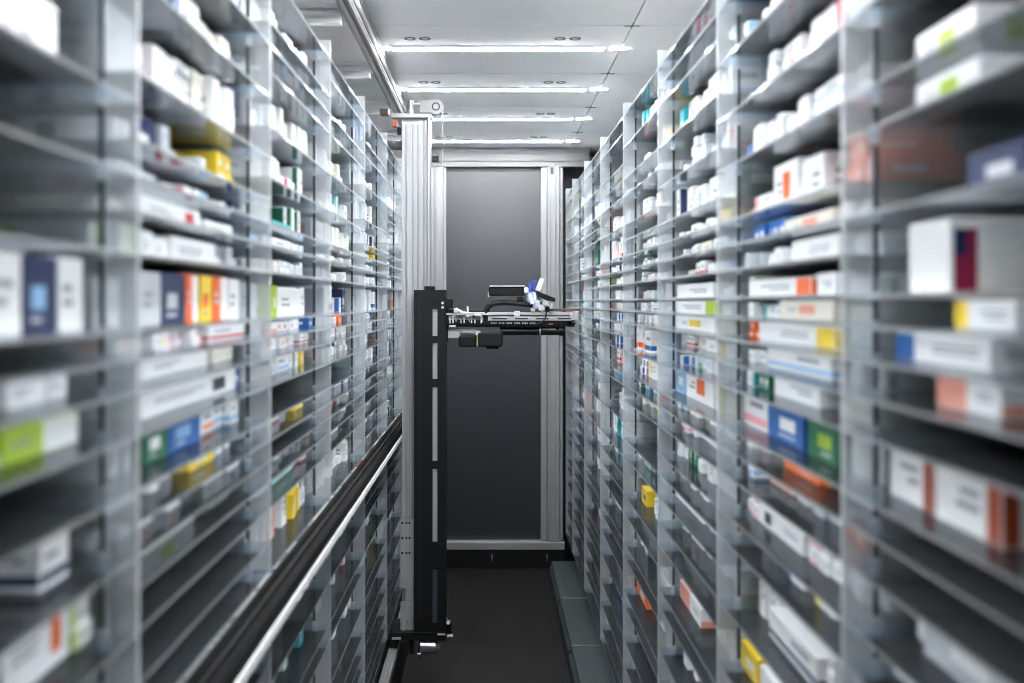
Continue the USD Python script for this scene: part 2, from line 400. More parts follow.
obj('switch', bx(c[0] - .008, c[0] + .008, MY - .01, MY + .02, c[1] - .016, c[1] + .016, .002), M['black'], t)
# pull wire from the pulley
wx = at(443, 0, MY)[0]
obj('pull_wire', cyl((wx, MY - .022, Z(0.06)), (wx, MY - .022, pc[1]), .0014, 8), M['steel'], t)

# black lower column with silver slots
CY = 4.50
cx0, cx1 = at(414, 0, CY)[0], at(446, 0, CY)[0]
cz1, cz0 = at(0, 290, CY)[1], at(0, 632, CY)[1]
sl0, sl1 = at(432.6, 0, CY)[0], at(437.4, 0, CY)[0]
slots = [(309, 336), (343, 379), (387, 461), (469, 542)]
cover = sbox(cx0, cz0, cx1, cz1)
holes = [sbox(sl0, at(0, b, CY)[1], sl1, at(0, a, CY)[1]) for a, b in slots + [(569, 623)]]
cover = cover.difference(unary_union(holes))
bc = obj('black_column', cat_([extrude(cover, 'y', CY, CY + .006), bx(cx0, cx0 + .006, CY + .006, CY + .075, cz0, cz1), bx(cx1 - .006, cx1, CY + .006, CY + .075, cz0, cz1), bx(cx0, cx1, CY + .04, CY + .0755, cz0, cz1 - .002)]), M['black'], t, label='black lower column with five slots')
for a, b in slots:
    obj('slot_strip', bx(sl0 - .004, sl1 + .004, CY + .0062, CY + .02, at(0, b, CY)[1] - .006, at(0, a, CY)[1] + .006), M['alu_white'], bc, label='silver strip showing in a slot')
obj('slot_strip', bx(sl0 - .004, sl1 + .004, CY + .0062, CY + .02, at(0, 624, CY)[1] - .006, at(0, 568, CY)[1]), M['slot'], bc, label='dark strip showing in the lowest slot')
obj('groove', bx(cx0 + .022, cx0 + .026, CY - .0012, CY - .0001, cz0 + .05, cz1 - .04), M['rubber'], bc)
for py in (303, 307.3):
    x, z = at(442.6, py, CY)
    obj('screw', cyl((x, CY - .004, z), (x, CY - .0002, z), .0062, 12), M['white'], bc)
x, z = at(428, 288, CY)
obj('rod_clamp', bx(x - .017, x + .03, CY + .005, CY + .06, cz1 + .0005, cz1 + .018, .003), M['black_gloss'], t)
obj('guide_rod', cyl((at(428.2, 0, CY)[0], CY + .03, cz1 + .018), (at(428.2, 0, CY)[0], CY + .03, mz1 + .001), .0085, 14), M['steel'], t, smooth=40)
# silver foot bracket
b0, b1 = at(400.5, 519, CY + .03), at(413.6, 630, CY + .03)
br = obj('foot_bracket', extrude(sbox(b0[0], b1[1], b1[0], b0[1]).difference(sbox(b0[0] - .01, at(0, 602, CY + .03)[1], b0[0] + .022, at(0, 588, CY + .03)[1])), 'y', CY + .03, CY + .04), M['alu'], t, label='silver bracket plate with bolt holes')
for py in (523, 538, 553):
    for px in (402.3, 406.5, 409.5):
        x, z = at(px, py, CY + .03)
        obj('bolt_hole', bx(x - .004, x + .004, CY + .0285, CY + .0302, z - .005, z + .005), M['rubber'], br)
for px, py in ((402.3, 581), (404, 606), (408.5, 606), (407.5, 621)):
    x, z = at(px, py, CY + .03)
    obj('screw', cyl((x, CY + .0265, z), (x, CY + .0302, z), .006, 10), M['steel'], br)
tri = Polygon([at(402, 630, CY + .03), at(407, 604, CY + .03), at(409.5, 604, CY + .03), at(404.5, 630, CY + .03)])
obj('gusset', extrude(tri, 'y', CY + .02, CY + .0298), M['alu_white'], br)
# base with wheel and connectors
p0, p1 = at(391, 632, CY), at(446, 640.5, CY)
bs = obj('base_plate', bx(p0[0], p1[0], CY + .0, CY + .2, p1[1], p0[1] - .001, .002), M['black'], t)
q0, q1 = at(392, 637, CY), at(401, 639.5, CY)
obj('wear_strip', bx(q0[0], q1[0], CY - .004, CY - .0003, q1[1], q0[1]), M['alu_white'], bs)
w0, w1 = at(420, 642, CY), at(439.5, 656, CY)
wz = (w0[1] + w1[1]) / 2
obj('drive_wheel', cat_([cyl((w0[0], CY + .035, wz), (w1[0] - .02, CY + .035, wz), .032, 28), cyl((w1[0] - .02, CY + .035, wz), (w1[0], CY + .035, wz), .032, 28, .018)]), M['steel'], bs, smooth=40, label='steel drive wheel under the base')
obj('wheel_fork', cat_([bx(w0[0] - .006, w0[0] - .001, CY + .0, CY + .07, wz - .04, p1[1] - .0005, .001), bx(w0[0] - .05, w0[0] - .03, CY + .02, CY + .07, wz - .03, p1[1] - .0005, .002)]), M['black_gloss'], bs)
obj('hub_bolt', cyl((w0[0] - .012, CY - .004, wz - .022), (w0[0] + .004, CY - .004, wz - .022), .006, 10), M['steel'], bs)
obj('rail_shoe', bx(-.4585, -.424, CY + .01, CY + .15, Z(-1.5715), p1[1] - .0005, .001), M['black'], bs)
k0 = at(446.5, 628, CY)
cn = obj('connector', cat_([bx(k0[0] - .012, k0[0] + .004, CY + .005, CY + .05, k0[1] - .045, k0[1] + .035, .002), bx(k0[0] + .004, k0[0] + .022, CY + .005, CY + .04, k0[1] - .04, k0[1] + .03, .006)]), M['black_gloss'], bs)
obj('connector_tip', cyl((k0[0] + .008, CY - .002, k0[1] + .024), (k0[0] + .008, CY + .004, k0[1] + .024), .009, 12), M['white'], bs)
obj('connector_tip', bx(k0[0] + .002, k0[0] + .030, CY - .002, CY + .004, k0[1] - .042, k0[1] - .030, .002), M['white'], bs)
obj('connector_tip', cyl((k0[0] - .042, CY - .004, k0[1] - .028), (k0[0] - .006, CY - .004, k0[1] - .028), .004, 8), M['alu'], bs)

# ---------------------------------------------------------------- gripper arm
GY = 4.47
t = thing('gripper_arm', 'horizontal gripper arm with cables and blue white picking head on the mast', 'robot arm', (0.05, GY, Z(-.2)))


def pbx(px0, py0, px1, py1, ya, yb, c=.002):
    a, b = at(px0, py1, GY), at(px1, py0, GY)
    return bx(a[0], b[0], GY + ya, GY + yb, a[1], b[1], c)


def pcy(px0, py0, px1, py1, ya, r, n=16, r2=None):
    a, b = at(px0, py0, GY), at(px1, py1, GY)
    return cyl((a[0], GY + ya, a[1]), (b[0], GY + ya, b[1]), r, n, r2)


beam = obj('arm_beam', cat_([pbx(446, 313.2, 577, 315.2, .024, .10, .001), pbx(446, 315.2, 577, 320.2, .05, .09, .001), pbx(488, 316.6, 577, 320.7, .012, .05, .001), pbx(456, 312.2, 576, 313.2, .03, .09, .0005)]), M['alu_white'], t, label='slotted aluminium arm beam')
for a, b in ((492, 507), (515, 528), (536, 549), (558, 571)):
    obj('beam_slot', pbx(a, 318.1, b, 319.3, .0105, .0122, .0004), M['rubber'], beam)
obj('beam_slot', pbx(486, 315.4, 574, 316.6, .048, .0502, .0003), M['rubber'], beam)
rail = obj('cable_tray', cat_([pbx(446, 320.8, 574, 325.2, .02, .11, .001), pbx(446, 325.2, 566, 327.4, .03, .10, .001)]), M['black_gloss'], t, label='black cable tray under the beam')
for k in range(24):
    px = 491 + k * 1.55 + (k // 4) * 1.6
    if px < 545:
        obj('tray_tooth', pbx(px, 322.2, px + .8, 324.2, .0175, .0202, .0004), M['alu'], rail)
obj('status_lamp', pbx(549, 323.6, 553, 325, .0175, .0202, .0005), M['red'], rail, label='small red status lamp')
obj('drive_tube', cat_([pcy(500, 331.5, 541, 331.5, .07, .018, 20), pcy(541, 331.3, 560, 331.3, .07, .020, 20), pcy(560, 330.7, 565.5, 330.7, .07, .026, 20)]), M['black_gloss'], t, smooth=40, label='black drive tube under the arm')
obj('tube_collar', cat_([pcy(540, 331.3, 541.5, 331.3, .07, .0225, 20)]), M['alu'], t, smooth=40)
obj('tube_label', pbx(543, 328.8, 556.5, 330.2, .048, .0495, .0004), M['alu'], t)
obj('silver_flange', cat_([pbx(446, 331, 460, 338.5, .03, .10, .003), pbx(446, 330, 476, 334, .05, .11, .003)]), M['alu_white'], t)
mt = obj('motor', cat_([pbx(458.5, 336, 476.5, 347.2, .02, .10, .006), pbx(478, 332.5, 502.8, 346.8, .0, .10, .006), pbx(486, 346, 499, 349.2, .02, .09, .005)]), M['black'], t, label='black motor hanging under the arm')
obj('green_clip', pbx(476.6, 335, 478.6, 346, .01, .06, .001), M['green'], mt, label='green yellow clip between motor halves')
obj('motor_collar', pbx(475.5, 331, 480.5, 335, .005, .05, .002), M['alu'], mt)
# left terminal block and plugs
tb = obj('terminal_block', cat_([pbx(446, 299, 453, 308, .02, .09, .002), pbx(446, 310, 490, 321, .06, .11, .002), pbx(446, 313, 487, 315.5, .03, .07, .001)]), M['black_gloss'], t)
for px in (449.2, 452.2, 460.2, 463.4, 470.8, 474.2, 480.6):
    hgt = 318.2 + (int(px * 10) % 3) * .7
    obj('white_plug', cat_([pbx(px, hgt, px + 1.3, 323.4, .010, .02, .001), pbx(px + .2, hgt - 2, px + 1.1, hgt, .013, .02, .0005)]), M['white'], tb)
obj('white_plug', pbx(449, 325.4, 455.5, 327.2, .012, .03, .001), M['white'], tb)
obj('cable_clamp', cat_([pbx(453.5, 308.5, 456.5, 313, .02, .05, .002), pcy(455, 309, 462, 313, .03, .008, 10), pbx(462, 311.5, 466, 314, .02, .05, .002)]), M['white'], t, smooth=35)
obj('antenna_pin', pcy(467.4, 306.2, 467.6, 313.5, .03, .0042, 10), M['white'], t, smooth=35)
obj('cable_clamp', cat_([pbx(466, 312.5, 473, 317, .02, .045, .002), pbx(474, 314, 480, 316.5, .02, .04, .002)]), M['alu'], t)
cabs = []
for k in range(5):
    a = at(452 + k * 6.5, 317, GY); b = at(456 + k * 6.7, 322, GY); m = at(454.8 + k * 6.6, 313.5 + (k % 2), GY)
    s = np.linspace(0, 1, 9)[:, None]
    P = (1 - s) ** 2 * np.array([[a[0], GY + .02, a[1]]]) + 2 * s * (1 - s) * np.array([[m[0], GY + .004, m[1]]]) + s ** 2 * np.array([[b[0], GY + .016, b[1]]])
    obj('cable', tube(P, .0028, 7), M['rubber' if k % 2 else 'alu'], tb, smooth=60)
# energy chain: curved flat black chain built of links
ctrl = [(487.5, 322), (485.8, 314), (487.8, 307.5), (493, 304), (501, 302.6), (512, 303), (524, 304.2), (536, 305.6), (545, 308.5), (550, 310.4)]
cp = np.array([at(a, b, GY) for a, b in ctrl])
from scipy.interpolate import splprep, splev
tck, _ = splprep(cp.T, s=0)
u = np.linspace(0, 1, 40); cx, cz = splev(u, tck)
ch = obj('energy_chain', tube(np.stack([cx, np.full(40, GY + .04), cz], 1), .0115, 10), M['rubber'], t, smooth=60, label='black cable chain arching over the beam')
dx, dz = np.gradient(cx), np.gradient(cz)
links = []
for i in range(2, 39):
    d = np.array([dx[i], dz[i]]); d /= np.linalg.norm(d)
    links.append(cyl((cx[i] - d[0] * .0022, GY + .04, cz[i] - d[1] * .0022), (cx[i] + d[0] * .0022, GY + .04, cz[i] + d[1] * .0022), .0135, 10))
obj('chain_links', cat_(links), M['black'], ch, kind='stuff')
# camera box above
cb = obj('scanner_box', cat_([pbx(488.8, 286.8, 525, 296, .02, .11, .006)]), M['black_gloss'], t, label='long black scanner box')
obj('scanner_lid', pbx(489.8, 285.4, 525, 286.9, .018, .112, .001), M['alu'], cb)
obj('end_cap', pbx(487.8, 292, 489.4, 297, .03, .09, .001), M['alu_white'], cb)
obj('scanner_mount', cat_([pbx(517, 297.2, 523.5, 301.5, .03, .09, .003), pbx(512, 301, 535, 304, .06, .10, .003)]), M['black_gloss'], t)
# picking head
hd = obj('picking_head', cat_([pbx(524.2, 287, 528.8, 293.5, .01, .08, .006), pbx(527, 290.5, 538, 303, .02, .09, .008), pbx(533, 300, 546, 309, .02, .08, .006), pcy(529, 294, 533, 303.5, .01, .012, 14)]), M['lilac'], t, smooth=35, label='blue white picking head')
obj('blue_valve', cat_([pcy(530.8, 282.5, 530.8, 291, .02, .0095, 14), pcy(534.4, 279.8, 534.4, 291.5, .03, .0100, 14), pcy(538, 283.5, 537.4, 292, .02, .007, 12)]), M['blue'], hd, smooth=40, label='blue valve cylinders')
fl = Polygon([at(540.5, 277.8, GY), at(544.6, 278.6, GY), at(540.2, 291.5, GY), at(535.2, 289.8, GY)])
obj('tilted_flap', extrude(fl, 'y', GY + .005, GY + .05), M['white'], hd, label='tilted white flap')
obj('head_cover', cat_([extrude(Polygon([at(536, 291.6, GY), at(542, 293, GY), at(555.5, 298.2, GY), at(554.6, 302, GY), at(548, 300.5, GY), at(538, 297, GY)]), 'y', GY + .0, GY + .06)]), M['black_gloss'], hd)
for px, py in ((531, 296.8), (541, 303), (545.5, 300.4)):
    a = at(px, py, GY)
    obj('port', cyl((a[0], GY + .008, a[1]), (a[0], GY + .021, a[1]), .006, 12), M['slot'], hd)
obj('white_fitting', cat_([pbx(543, 299.5, 549, 306, .005, .05, .003), pbx(549.6, 303, 552.6, 309, .01, .05, .003), pbx(539, 305.5, 545, 310.5, .01, .06, .002)]), M['white'], hd)
obj('beam_block', cat_([pbx(514.5, 311, 520, 316.5, .012, .05, .002), pbx(531, 308, 535.2, 311.6, .012, .05, .002)]), M['white'], t)
obj('head_rail', pbx(546, 308.6, 580, 311, .05, .09, .001), M['brown'], t)
obj('end_stop', cat_([pbx(573, 311.5, 579.6, 325, .02, .08, .003), pbx(570, 314, 574, 317, .012, .05, .001)]), M['alu_white'], t)
obj('end_roller', cat_([pcy(572, 322.5, 575.5, 322.5, .015, .012, 14), pbx(567, 320.5, 575, 327, .02, .07, .004)]), M['black_gloss'], t, smooth=35)
s = np.linspace(0, 1, 14)[:, None]
a, m_, b = [np.array([[q[0], GY + .01, q[1]]]) for q in (at(546.3, 311, GY), at(548, 322.5, GY), at(533, 325.5, GY))]
obj('cable', tube((1 - s) ** 2 * a + 2 * s * (1 - s) * m_ + s ** 2 * b, .003, 8), M['rubber'], t, smooth=60)
x0, z0 = at(446, 335, GY); x1, z1 = at(440, 298, GY)
obj('slide_plate', bx(cx1 + .0005, cx1 + .010, GY + .03, GY + .10, z0 - .03, z1, .001), M['black'], t)

# ---------------------------------------------------------------- floor bins below the right racks
for k, (ya, yb) in enumerate([(3.24, 4.005), (4.02, 4.785), (4.80, 5.555), (5.57, 6.36)]):
    nm = ['grey-green floor bin nearest the camera below the right racks', 'grey-green floor bin beside the robot mast, below the right racks', 'grey-green floor bin below the right racks, second from the kick plate', 'grey-green floor bin below the right racks, nearest the black kick plate'][k]
    t = thing('floor_bin', nm, 'bin', (.44, (ya + yb) / 2, 0), 'floor bins below the right racks')
    sec = Polygon([(.375, .0005), (.62, .0005), (.62, .105), (.392, .105), (.375, .085)])
    obj('body', extrude(sec, 'y', ya + .008, yb - .008), M['bin'], t)
    obj('lid', bx(.388, .62, ya, yb, .1055, .122, .004), M['bin'], t)
    obj('end_lip', bx(.384, .62, ya, ya + .006, .06, .105, .001), M['slot'], t)

# ---------------------------------------------------------------- racks
LEV_R = [.70, .64, .58, .52, .46, .396, .34, .286, .230, .172, .12, .068, .010, -.032, -.078, -.128, -.180, -.265, -.31, -.367, -.45, -.51, -.577, -.653, -.72, -.79, -.85, -.90, -.95, -1.03, -1.08, -1.13, -1.18, -1.26, -1.31, -1.36, -1.42, -1.47, -1.53]
LEV_LU = [.70, .645, .59, .54, .485, .43, .369, .303, .262, .214, .166, .12, .064, -.036, -.074, -.116, -.174, -.244, -.288, -.33, -.374, -.43, -.50, -.560]
LEV_LL = [-.70, -.75, -.80, -.87, -.92, -.97, -1.05, -1.10, -1.15, -1.20, -1.27, -1.32, -1.37, -1.43, -1.49]
TOP = .75
TH = .005
rng = random.Random(7)
# cartons read off the photograph: side, bay, shelf, near, far, height, depth, design, setback
HERO = [
    ('R', 0, .010, 1.085, 1.19, .082, .22, ('sidestripe', 'white', 'maroon'), .004),
    ('R', 0, .120, .93, 1.045, .044, .2, ('full', 'navy', 'grey'), .004),
    ('R', 0, .230, 1.02, 1.17, .045, .2, ('block', 'white', 'lime'), .004),
    ('R', 0, .286, 1.03, 1.17, .048, .2, ('block', 'white', 'lime'), .004),
    ('R', 0, -.032, .96, 1.085, .030, .16, ('farend', 'white', 'yellow'), .01),
    ('R', 0, -.078, 1.0, 1.235, .034, .16, ('farend', 'white', 'blue'), .006),
    ('R', 0, -.128, .98, 1.12, .043, .16, ('half', 'white', 'salmon'), .006),
    ('R', 0, -.265, 1.13, 1.25, .080, .14, ('end', 'white', 'brown'), .006),
    ('R', 0, -.265, .97, 1.115, .082, .16, ('end', 'white', 'brown'), .002),
    ('R', 0, -.450, .97, 1.16, .055, .15, ('full', 'grey', 'white'), .01),
    ('R', 0, -.510, 1.10, 1.25, .045, .15, ('block', 'white', 'lime'), .01),
    ('R', 1, -.265, 1.60, 1.80, .072, .13, ('full', 'blue', 'white'), .006),
    ('R', 1, -.265, 1.44, 1.575, .066, .13, ('full', 'green', 'lime'), .006),
    ('R', 1, -.265, 1.82, 2.05, .075, .13, ('stripe', 'white', 'pink'), .010),
    ('R', 1, -.310, 1.52, 1.70, .038, .15, ('full', 'orange', 'salmon'), .006),
    ('R', 1, .010, 1.56, 1.93, .030, .16, ('end', 'white', 'orange'), .006),
    ('R', 1, .010, 1.45, 1.53, .033, .16, ('plain', 'white', None), .006),
    ('R', 1, .068, 1.44, 1.66, .037, .16, ('plain', 'white', None), .006),
    ('R', 1, .120, 1.46, 1.70, .028, .16, ('block', 'cream', 'salmon'), .006),
    ('R', 1, -.032, 1.46, 1.73, .033, .16, ('block', 'cream', 'salmon'), .006),
    ('R', 1, -.078, 1.45, 1.86, .032, .16, ('end', 'white', 'yellow'), .006),
    ('R', 1, -.128, 1.47, 1.80, .036, .15, ('stripe', 'white', 'light blue'), .006),
    ('R', 1, -.180, 1.52, 1.76, .04, .15, ('plain', 'white', None), .006),
    ('R', 3, -1.08, 3.18, 3.40, .045, .15, ('full', 'orange', 'white'), .002),
    ('R', 3, -.577, 3.10, 3.22, .06, .15, ('full', 'pale green', 'white'), .002),
    ('R', 3, -.577, 3.00, 3.09, .06, .15, ('full', 'navy', 'white'), .002),
    ('R', 3, -.72, 3.18, 3.28, .05, .15, ('full', 'yellow', 'navy'), .002),
    ('R', 2, -.85, 2.36, 2.62, .045, .15, ('half', 'white', 'salmon'), .002),
    ('R', 1, -.653, 1.52, 1.78, .05, .15, ('stripe', 'white', 'navy'), .002),
    ('R', 1, -.79, 1.86, 1.98, .05, .15, ('full', 'yellow', 'white'), .002),
    ('R', 1, -.79, 1.56, 1.84, .05, .15, ('stripe', 'white', 'red'), .002),
    ('R', 1, -.510, 1.45, 1.54, .060, .13, ('farend', 'white', 'yellow'), .006),
    ('R', 1, -.450, 1.6, 1.86, .035, .14, ('square', 'white', 'black'), .006),
    ('R', 2, -.032, 2.23, 2.72, .030, .16, ('end', 'white', 'lime'), .006),
    ('R', 2, .010, 2.25, 2.68, .034, .16, ('plain', 'white', None), .006),
    ('R', 2, -.078, 2.24, 2.76, .032, .16, ('block', 'white', 'yellow'), .006),
    ('R', 2, -.265, 2.24, 2.55, .078, .12, ('block', 'white', 'orange'), .006),
    ('R', 2, -.265, 2.57, 2.74, .070, .12, ('full', 'light blue', 'white'), .006),
    ('R', 2, -.577, 2.35, 2.70, .060, .14, ('plain', 'white', None), .006),
    ('L', 0, .262, .96, 1.06, .075, .2, ('plain', 'white', None), .006),
    ('L', 0, .262, .86, .95, .065, .2, ('block', 'white', 'blue'), .006),
    ('L', 0, -.036, 1.065, 1.128, .080, .2, ('plain', 'white', None), .006),
    ('L', 0, -.036, .985, 1.06, .078, .2, ('full', 'navy', 'light blue'), .006),
    ('L', 0, -.036, .90, .98, .080, .2, ('end', 'white', 'orange'), .006),
    ('L', 0, -.116, 1.04, 1.085, .036, .16, ('plain', 'white', None), .006),
    ('L', 0, -.116, .95, 1.035, .036, .16, ('plain', 'white', None), .006),
    ('L', 0, -.174, .94, 1.115, .034, .16, ('half', 'lime', 'white'), .006),
    ('L', 0, -.330, 1.02, 1.09, .050, .12, ('stripe', 'white', 'navy'), .006),
    ('L', 0, -.430, .95, 1.10, .07, .16, ('square', 'white', 'orange'), .010),
    ('L', 1, -.036, 1.315, 1.395, .072, .14, ('plain', 'grey', None), .006),
    ('L', 1, -.036, 1.40, 1.505, .072, .14, ('full', 'navy', 'grey'), .006),
    ('L', 1, -.036, 1.51, 1.572, .074, .14, ('half', 'orange', 'white'), .006),
    ('L', 1, -.036, 1.585, 1.65, .074, .14, ('full', 'yellow', 'orange'), .006),
    ('L', 1, -.036, 1.654, 1.752, .074, .14, ('half', 'orange', 'white'), .006),
    ('L', 1, -.036, 1.76, 1.83, .072, .14, ('plain', 'white', None), .006),
    ('L', 1, .064, 1.44, 1.67, .037, .16, ('plain', 'white', None), .006),
    ('L', 1, .064, 1.32, 1.36, .036, .16, ('plain', 'white', None), .006),
    ('L', 1, .064, 1.365, 1.425, .030, .16, ('plain', 'white', None), .006),
    ('L', 1, .120, 1.32, 1.585, .036, .16, ('square', 'white', 'red'), .006),
    ('L', 1, .120, 1.61, 1.78, .024, .16, ('plain', 'white', None), .006),
    ('L', 1, -.074, 1.63, 1.98, .028, .16, ('stripe', 'white', 'red'), .006),
    ('L', 1, -.116, 1.32, 1.62, .034, .16, ('plain', 'white', None), .006),
    ('L', 1, -.174, 1.32, 1.80, .036, .16, ('square', 'white', 'black'), .006),
    ('L', 1, -.244, 1.33, 1.425, .062, .13, ('full', 'green', 'white'), .006),
    ('L', 1, -.244, 1.43, 1.585, .060, .13, ('full', 'blue', 'light blue'), .006),
    ('L', 1, -.374, 1.32, 1.55, .038, .15, ('block', 'white', 'lime'), .006),
    ('L', 2, -.036, 2.11, 2.155, .066, .14, ('full', 'lime', 'white'), .006),
    ('L', 2, -.036, 2.158, 2.43, .064, .14, ('plain', 'white', None), .006),
    ('L', 2, .120, 2.11, 2.30, .028, .14, ('stripe', 'white', 'teal'), .006),
    ('L', 2, .166, 2.11, 2.30, .024, .14, ('full', 'teal', 'white'), .006),
    ('L', 2, -.43, 2.11, 2.32, .040, .14, ('full', 'pale green', 'white'), .006),
]
BAYS = []
DROP = {('L', 0): [-.374, .485, .303, .59, .214, .12, .369, -.288], ('L', 1): [.59, .485, .262], ('R', 0): [.34, .46, .58, .172, .068, .52], ('R', 1): [.46, .58, .34]}
for s in 'LR':
    lev = LEV_R if s == 'R' else LEV_LU + LEV_LL
    for k in range(8):
        y0 = (.525 if s == 'L' else .64) + k * PITCH
        drop = set(DROP.get((s, k), []))
        keep = {e[2] for e in HERO if e[0] == s and abs(e[1] - k) < 1} | {e[2] for e in HERO if e[:2] == (s, k)} | ({-.33, -.374, -.43, -.50} if (s, k) == ('L', 1) else set()) | {.010, -.265, -.036, .064, -.078, -.560, -.70, .70, -1.53, -1.49, -.244, -.31, .12, -.18, -.174}
        if k >= 1:
            c = [q for q in lev if q not in keep]
            hi = [q for q in c if q > .2]
            lo = [q for q in c if q < -.4]
            for q in rng.sample(hi, min(5, len(hi))) + rng.sample(lo, min(8, len(lo))) + rng.sample(c, 4):
                i = lev.index(q)
                if i > 0 and lev[i - 1] not in drop and not (i + 1 < len(lev) and lev[i + 1] in drop):
                    drop.add(q)
        BAYS.append(dict(s=s, k=k, y0=y0, y1=min(y0 + PITCH, 6.62), lev=[q for q in lev if q not in drop]))


def fx(s, a):
    """x of a point a metres behind the rack front of side s"""
    return B + a if s == 'R' else -A - a


for b in BAYS:
    s, k, y0, y1 = b['s'], b['k'], b['y0'], b['y1']
    side = 'right' if s == 'R' else 'left'
    lab = f'smoky acrylic shelf rack full of cartons, {NUM[k]} {side} bay from the camera'
    t = thing('acrylic_rack', lab, 'shelf rack', (fx(s, D / 2), (y0 + y1) / 2, Z(b['lev'][-1]) - TH), 'acrylic shelf racks along the ' + side + ' wall')
    for q in b['lev']:
        obj('shelf', bx(fx(s, 0.001), fx(s, D), y0 + .001, y1 - .008, Z(q) - TH, Z(q)), M['shelf'], t)
    secs = [(b['lev'][-1] - .01, TOP)] if s == 'R' else [(-.562, TOP), (LEV_LL[-1] - .01, -.66)]
    for ends in ([y0 + .0005, y1] if k == 0 else [y1]):
        for za, zb in secs:
            obj('front_strip', bx(fx(s, 0), fx(s, .043), ends - .0075, ends - .0005, Z(za), Z(zb)), M['strip'], t)
            obj('slot_bar', bx(fx(s, .0432), fx(s, .0498), ends - .0085, ends - .0005, Z(za), Z(zb)), M['slot'], t, label='dark slotted bar')
            obj('divider_panel', bx(fx(s, .0500), fx(s, D), ends - .0075, ends - .0005, Z(za), Z(zb)), M['divider'], t)
            cl = [bx(fx(s, .037), fx(s, .0505), ends - .0125, ends - .0086, Z(q) - .008, Z(q) + .003) for q in b['lev'] if za - .02 < q < zb]
            cl += [bx(fx(s, -.0025), fx(s, .012), ends - .011, ends - .0076, Z(q) - .0075, Z(q) - .0052) for q in b['lev'] if za - .02 < q < zb]
            obj('shelf_clips', cat_(cl), M['clip'], t, kind='stuff')

# ---------------------------------------------------------------- cartons
C = {'white': lin('#ecedee'), 'cream': lin('#e3ded2'), 'grey': lin('#c4c8cc'), 'navy': lin('#1d2b57'), 'blue': lin('#1e5fa8'), 'light blue': lin('#8db8de'), 'teal': lin('#1f9aa3'), 'green': lin('#1f6b4a'),
     'pale green': lin('#9fd0c0'), 'lime': lin('#a9c81e'), 'yellow': lin('#f2cf2e'), 'orange': lin('#ee6a22'), 'red': lin('#c8283a'), 'pink': lin('#eda3ad'), 'maroon': lin('#8f1f48'), 'brown': lin('#a8421e'), 'purple': lin('#5b3f8c'), 'black': lin('#2a2c31'), 'text': lin('#8d9299'), 'salmon': lin('#e79a86')}


def cols(*xs):
    return xs


def faces_for(design, r):
    """rects per face: front (u near>far, v up), side (u front>back), top (u near>far, v front>back). Each rect: u0,v0,u1,v1,colour."""
    kind, base, acc = design
    base_c, acc_c = C[base], C[acc] if acc else None
    F = {f: [] for f in ('front', 'side', 'top')}
    txt = C['text'] if base in ('white', 'cream', 'grey', 'pale green', 'light blue', 'yellow', 'pink', 'lime') else C['grey']

    def lines(f, u0, v0, u1, v1, n):
        for i in range(n):
            v = v0 + (v1 - v0) * (i + .2) / n
            F[f].append((u0, v, u0 + (u1 - u0) * r.uniform(.5, 1), v + (v1 - v0) * .45 / n, txt))
    if kind == 'plain':
        lines('front', .15, .3, .7, .7, 2); lines('side', .15, .3, .7, .75, 2); lines('top', .1, .3, .6, .7, 2)
    elif kind == 'end':
        F['front'].append((0, 0, .2, 1, acc_c)); F['side'].append((0, 0, 1, .95, acc_c)) if r.random() < .4 else F['side'].append((.0, 0, .12, 1, acc_c)); F['top'].append((0, 0, .2, 1, acc_c)); lines('front', .3, .3, .8, .75, 2)
    elif kind == 'farend':
        F['front'].append((.76, 0, 1, 1, acc_c)); F['top'].append((.76, 0, 1, 1, acc_c)); lines('front', .1, .3, .6, .75, 2); F['side'].append((.7, .1, .95, .9, acc_c)); lines('side', .1, .3, .6, .7, 3)
    elif kind == 'stripe':
        F['front'].append((0, .1, 1, .32, acc_c)); F['side'].append((0, .1, 1, .32, acc_c)); lines('front', .15, .5, .8, .85, 1); lines('side', .15, .5, .8, .85, 1); F['top'].append((0, .6, 1, .75, acc_c))
    elif kind == 'block':
        F['front'].append((.3, .25, .6, .8, acc_c)); F['side'].append((.15, .2, .5, .8, acc_c)); F['top'].append((.3, .3, .6, .6, acc_c)); lines('front', .65, .35, .9, .7, 2)
    elif kind == 'full':
        F['front'].append((.2, .3, .65, .62, acc_c)); F['side'].append((.2, .35, .6, .6, acc_c)); lines('front', .2, .1, .7, .25, 1)
    elif kind == 'half':
        F['front'].append((.5, 0, 1, 1, acc_c)); F['top'].append((.5, 0, 1, 1, acc_c)); lines('front', .1, .35, .45, .7, 2); F['side'].append((0, 0, 1, .35, acc_c))
    elif kind == 'sidestripe':
        F['side'].append((.02, 0, .15, 1, acc_c)); F['side'].append((.02, .5, .09, 1, C['navy'])); F['side'].append((.6, .3, .66, .5, C['navy'])); lines('side', .68, .3, .9, .5, 2)
    elif kind == 'square':
        F['front'].append((.7, .2, .86, .8, acc_c)); lines('front', .1, .4, .6, .7, 2); F['side'].append((.6, .15, .8, .85, acc_c))
    return base_c, F


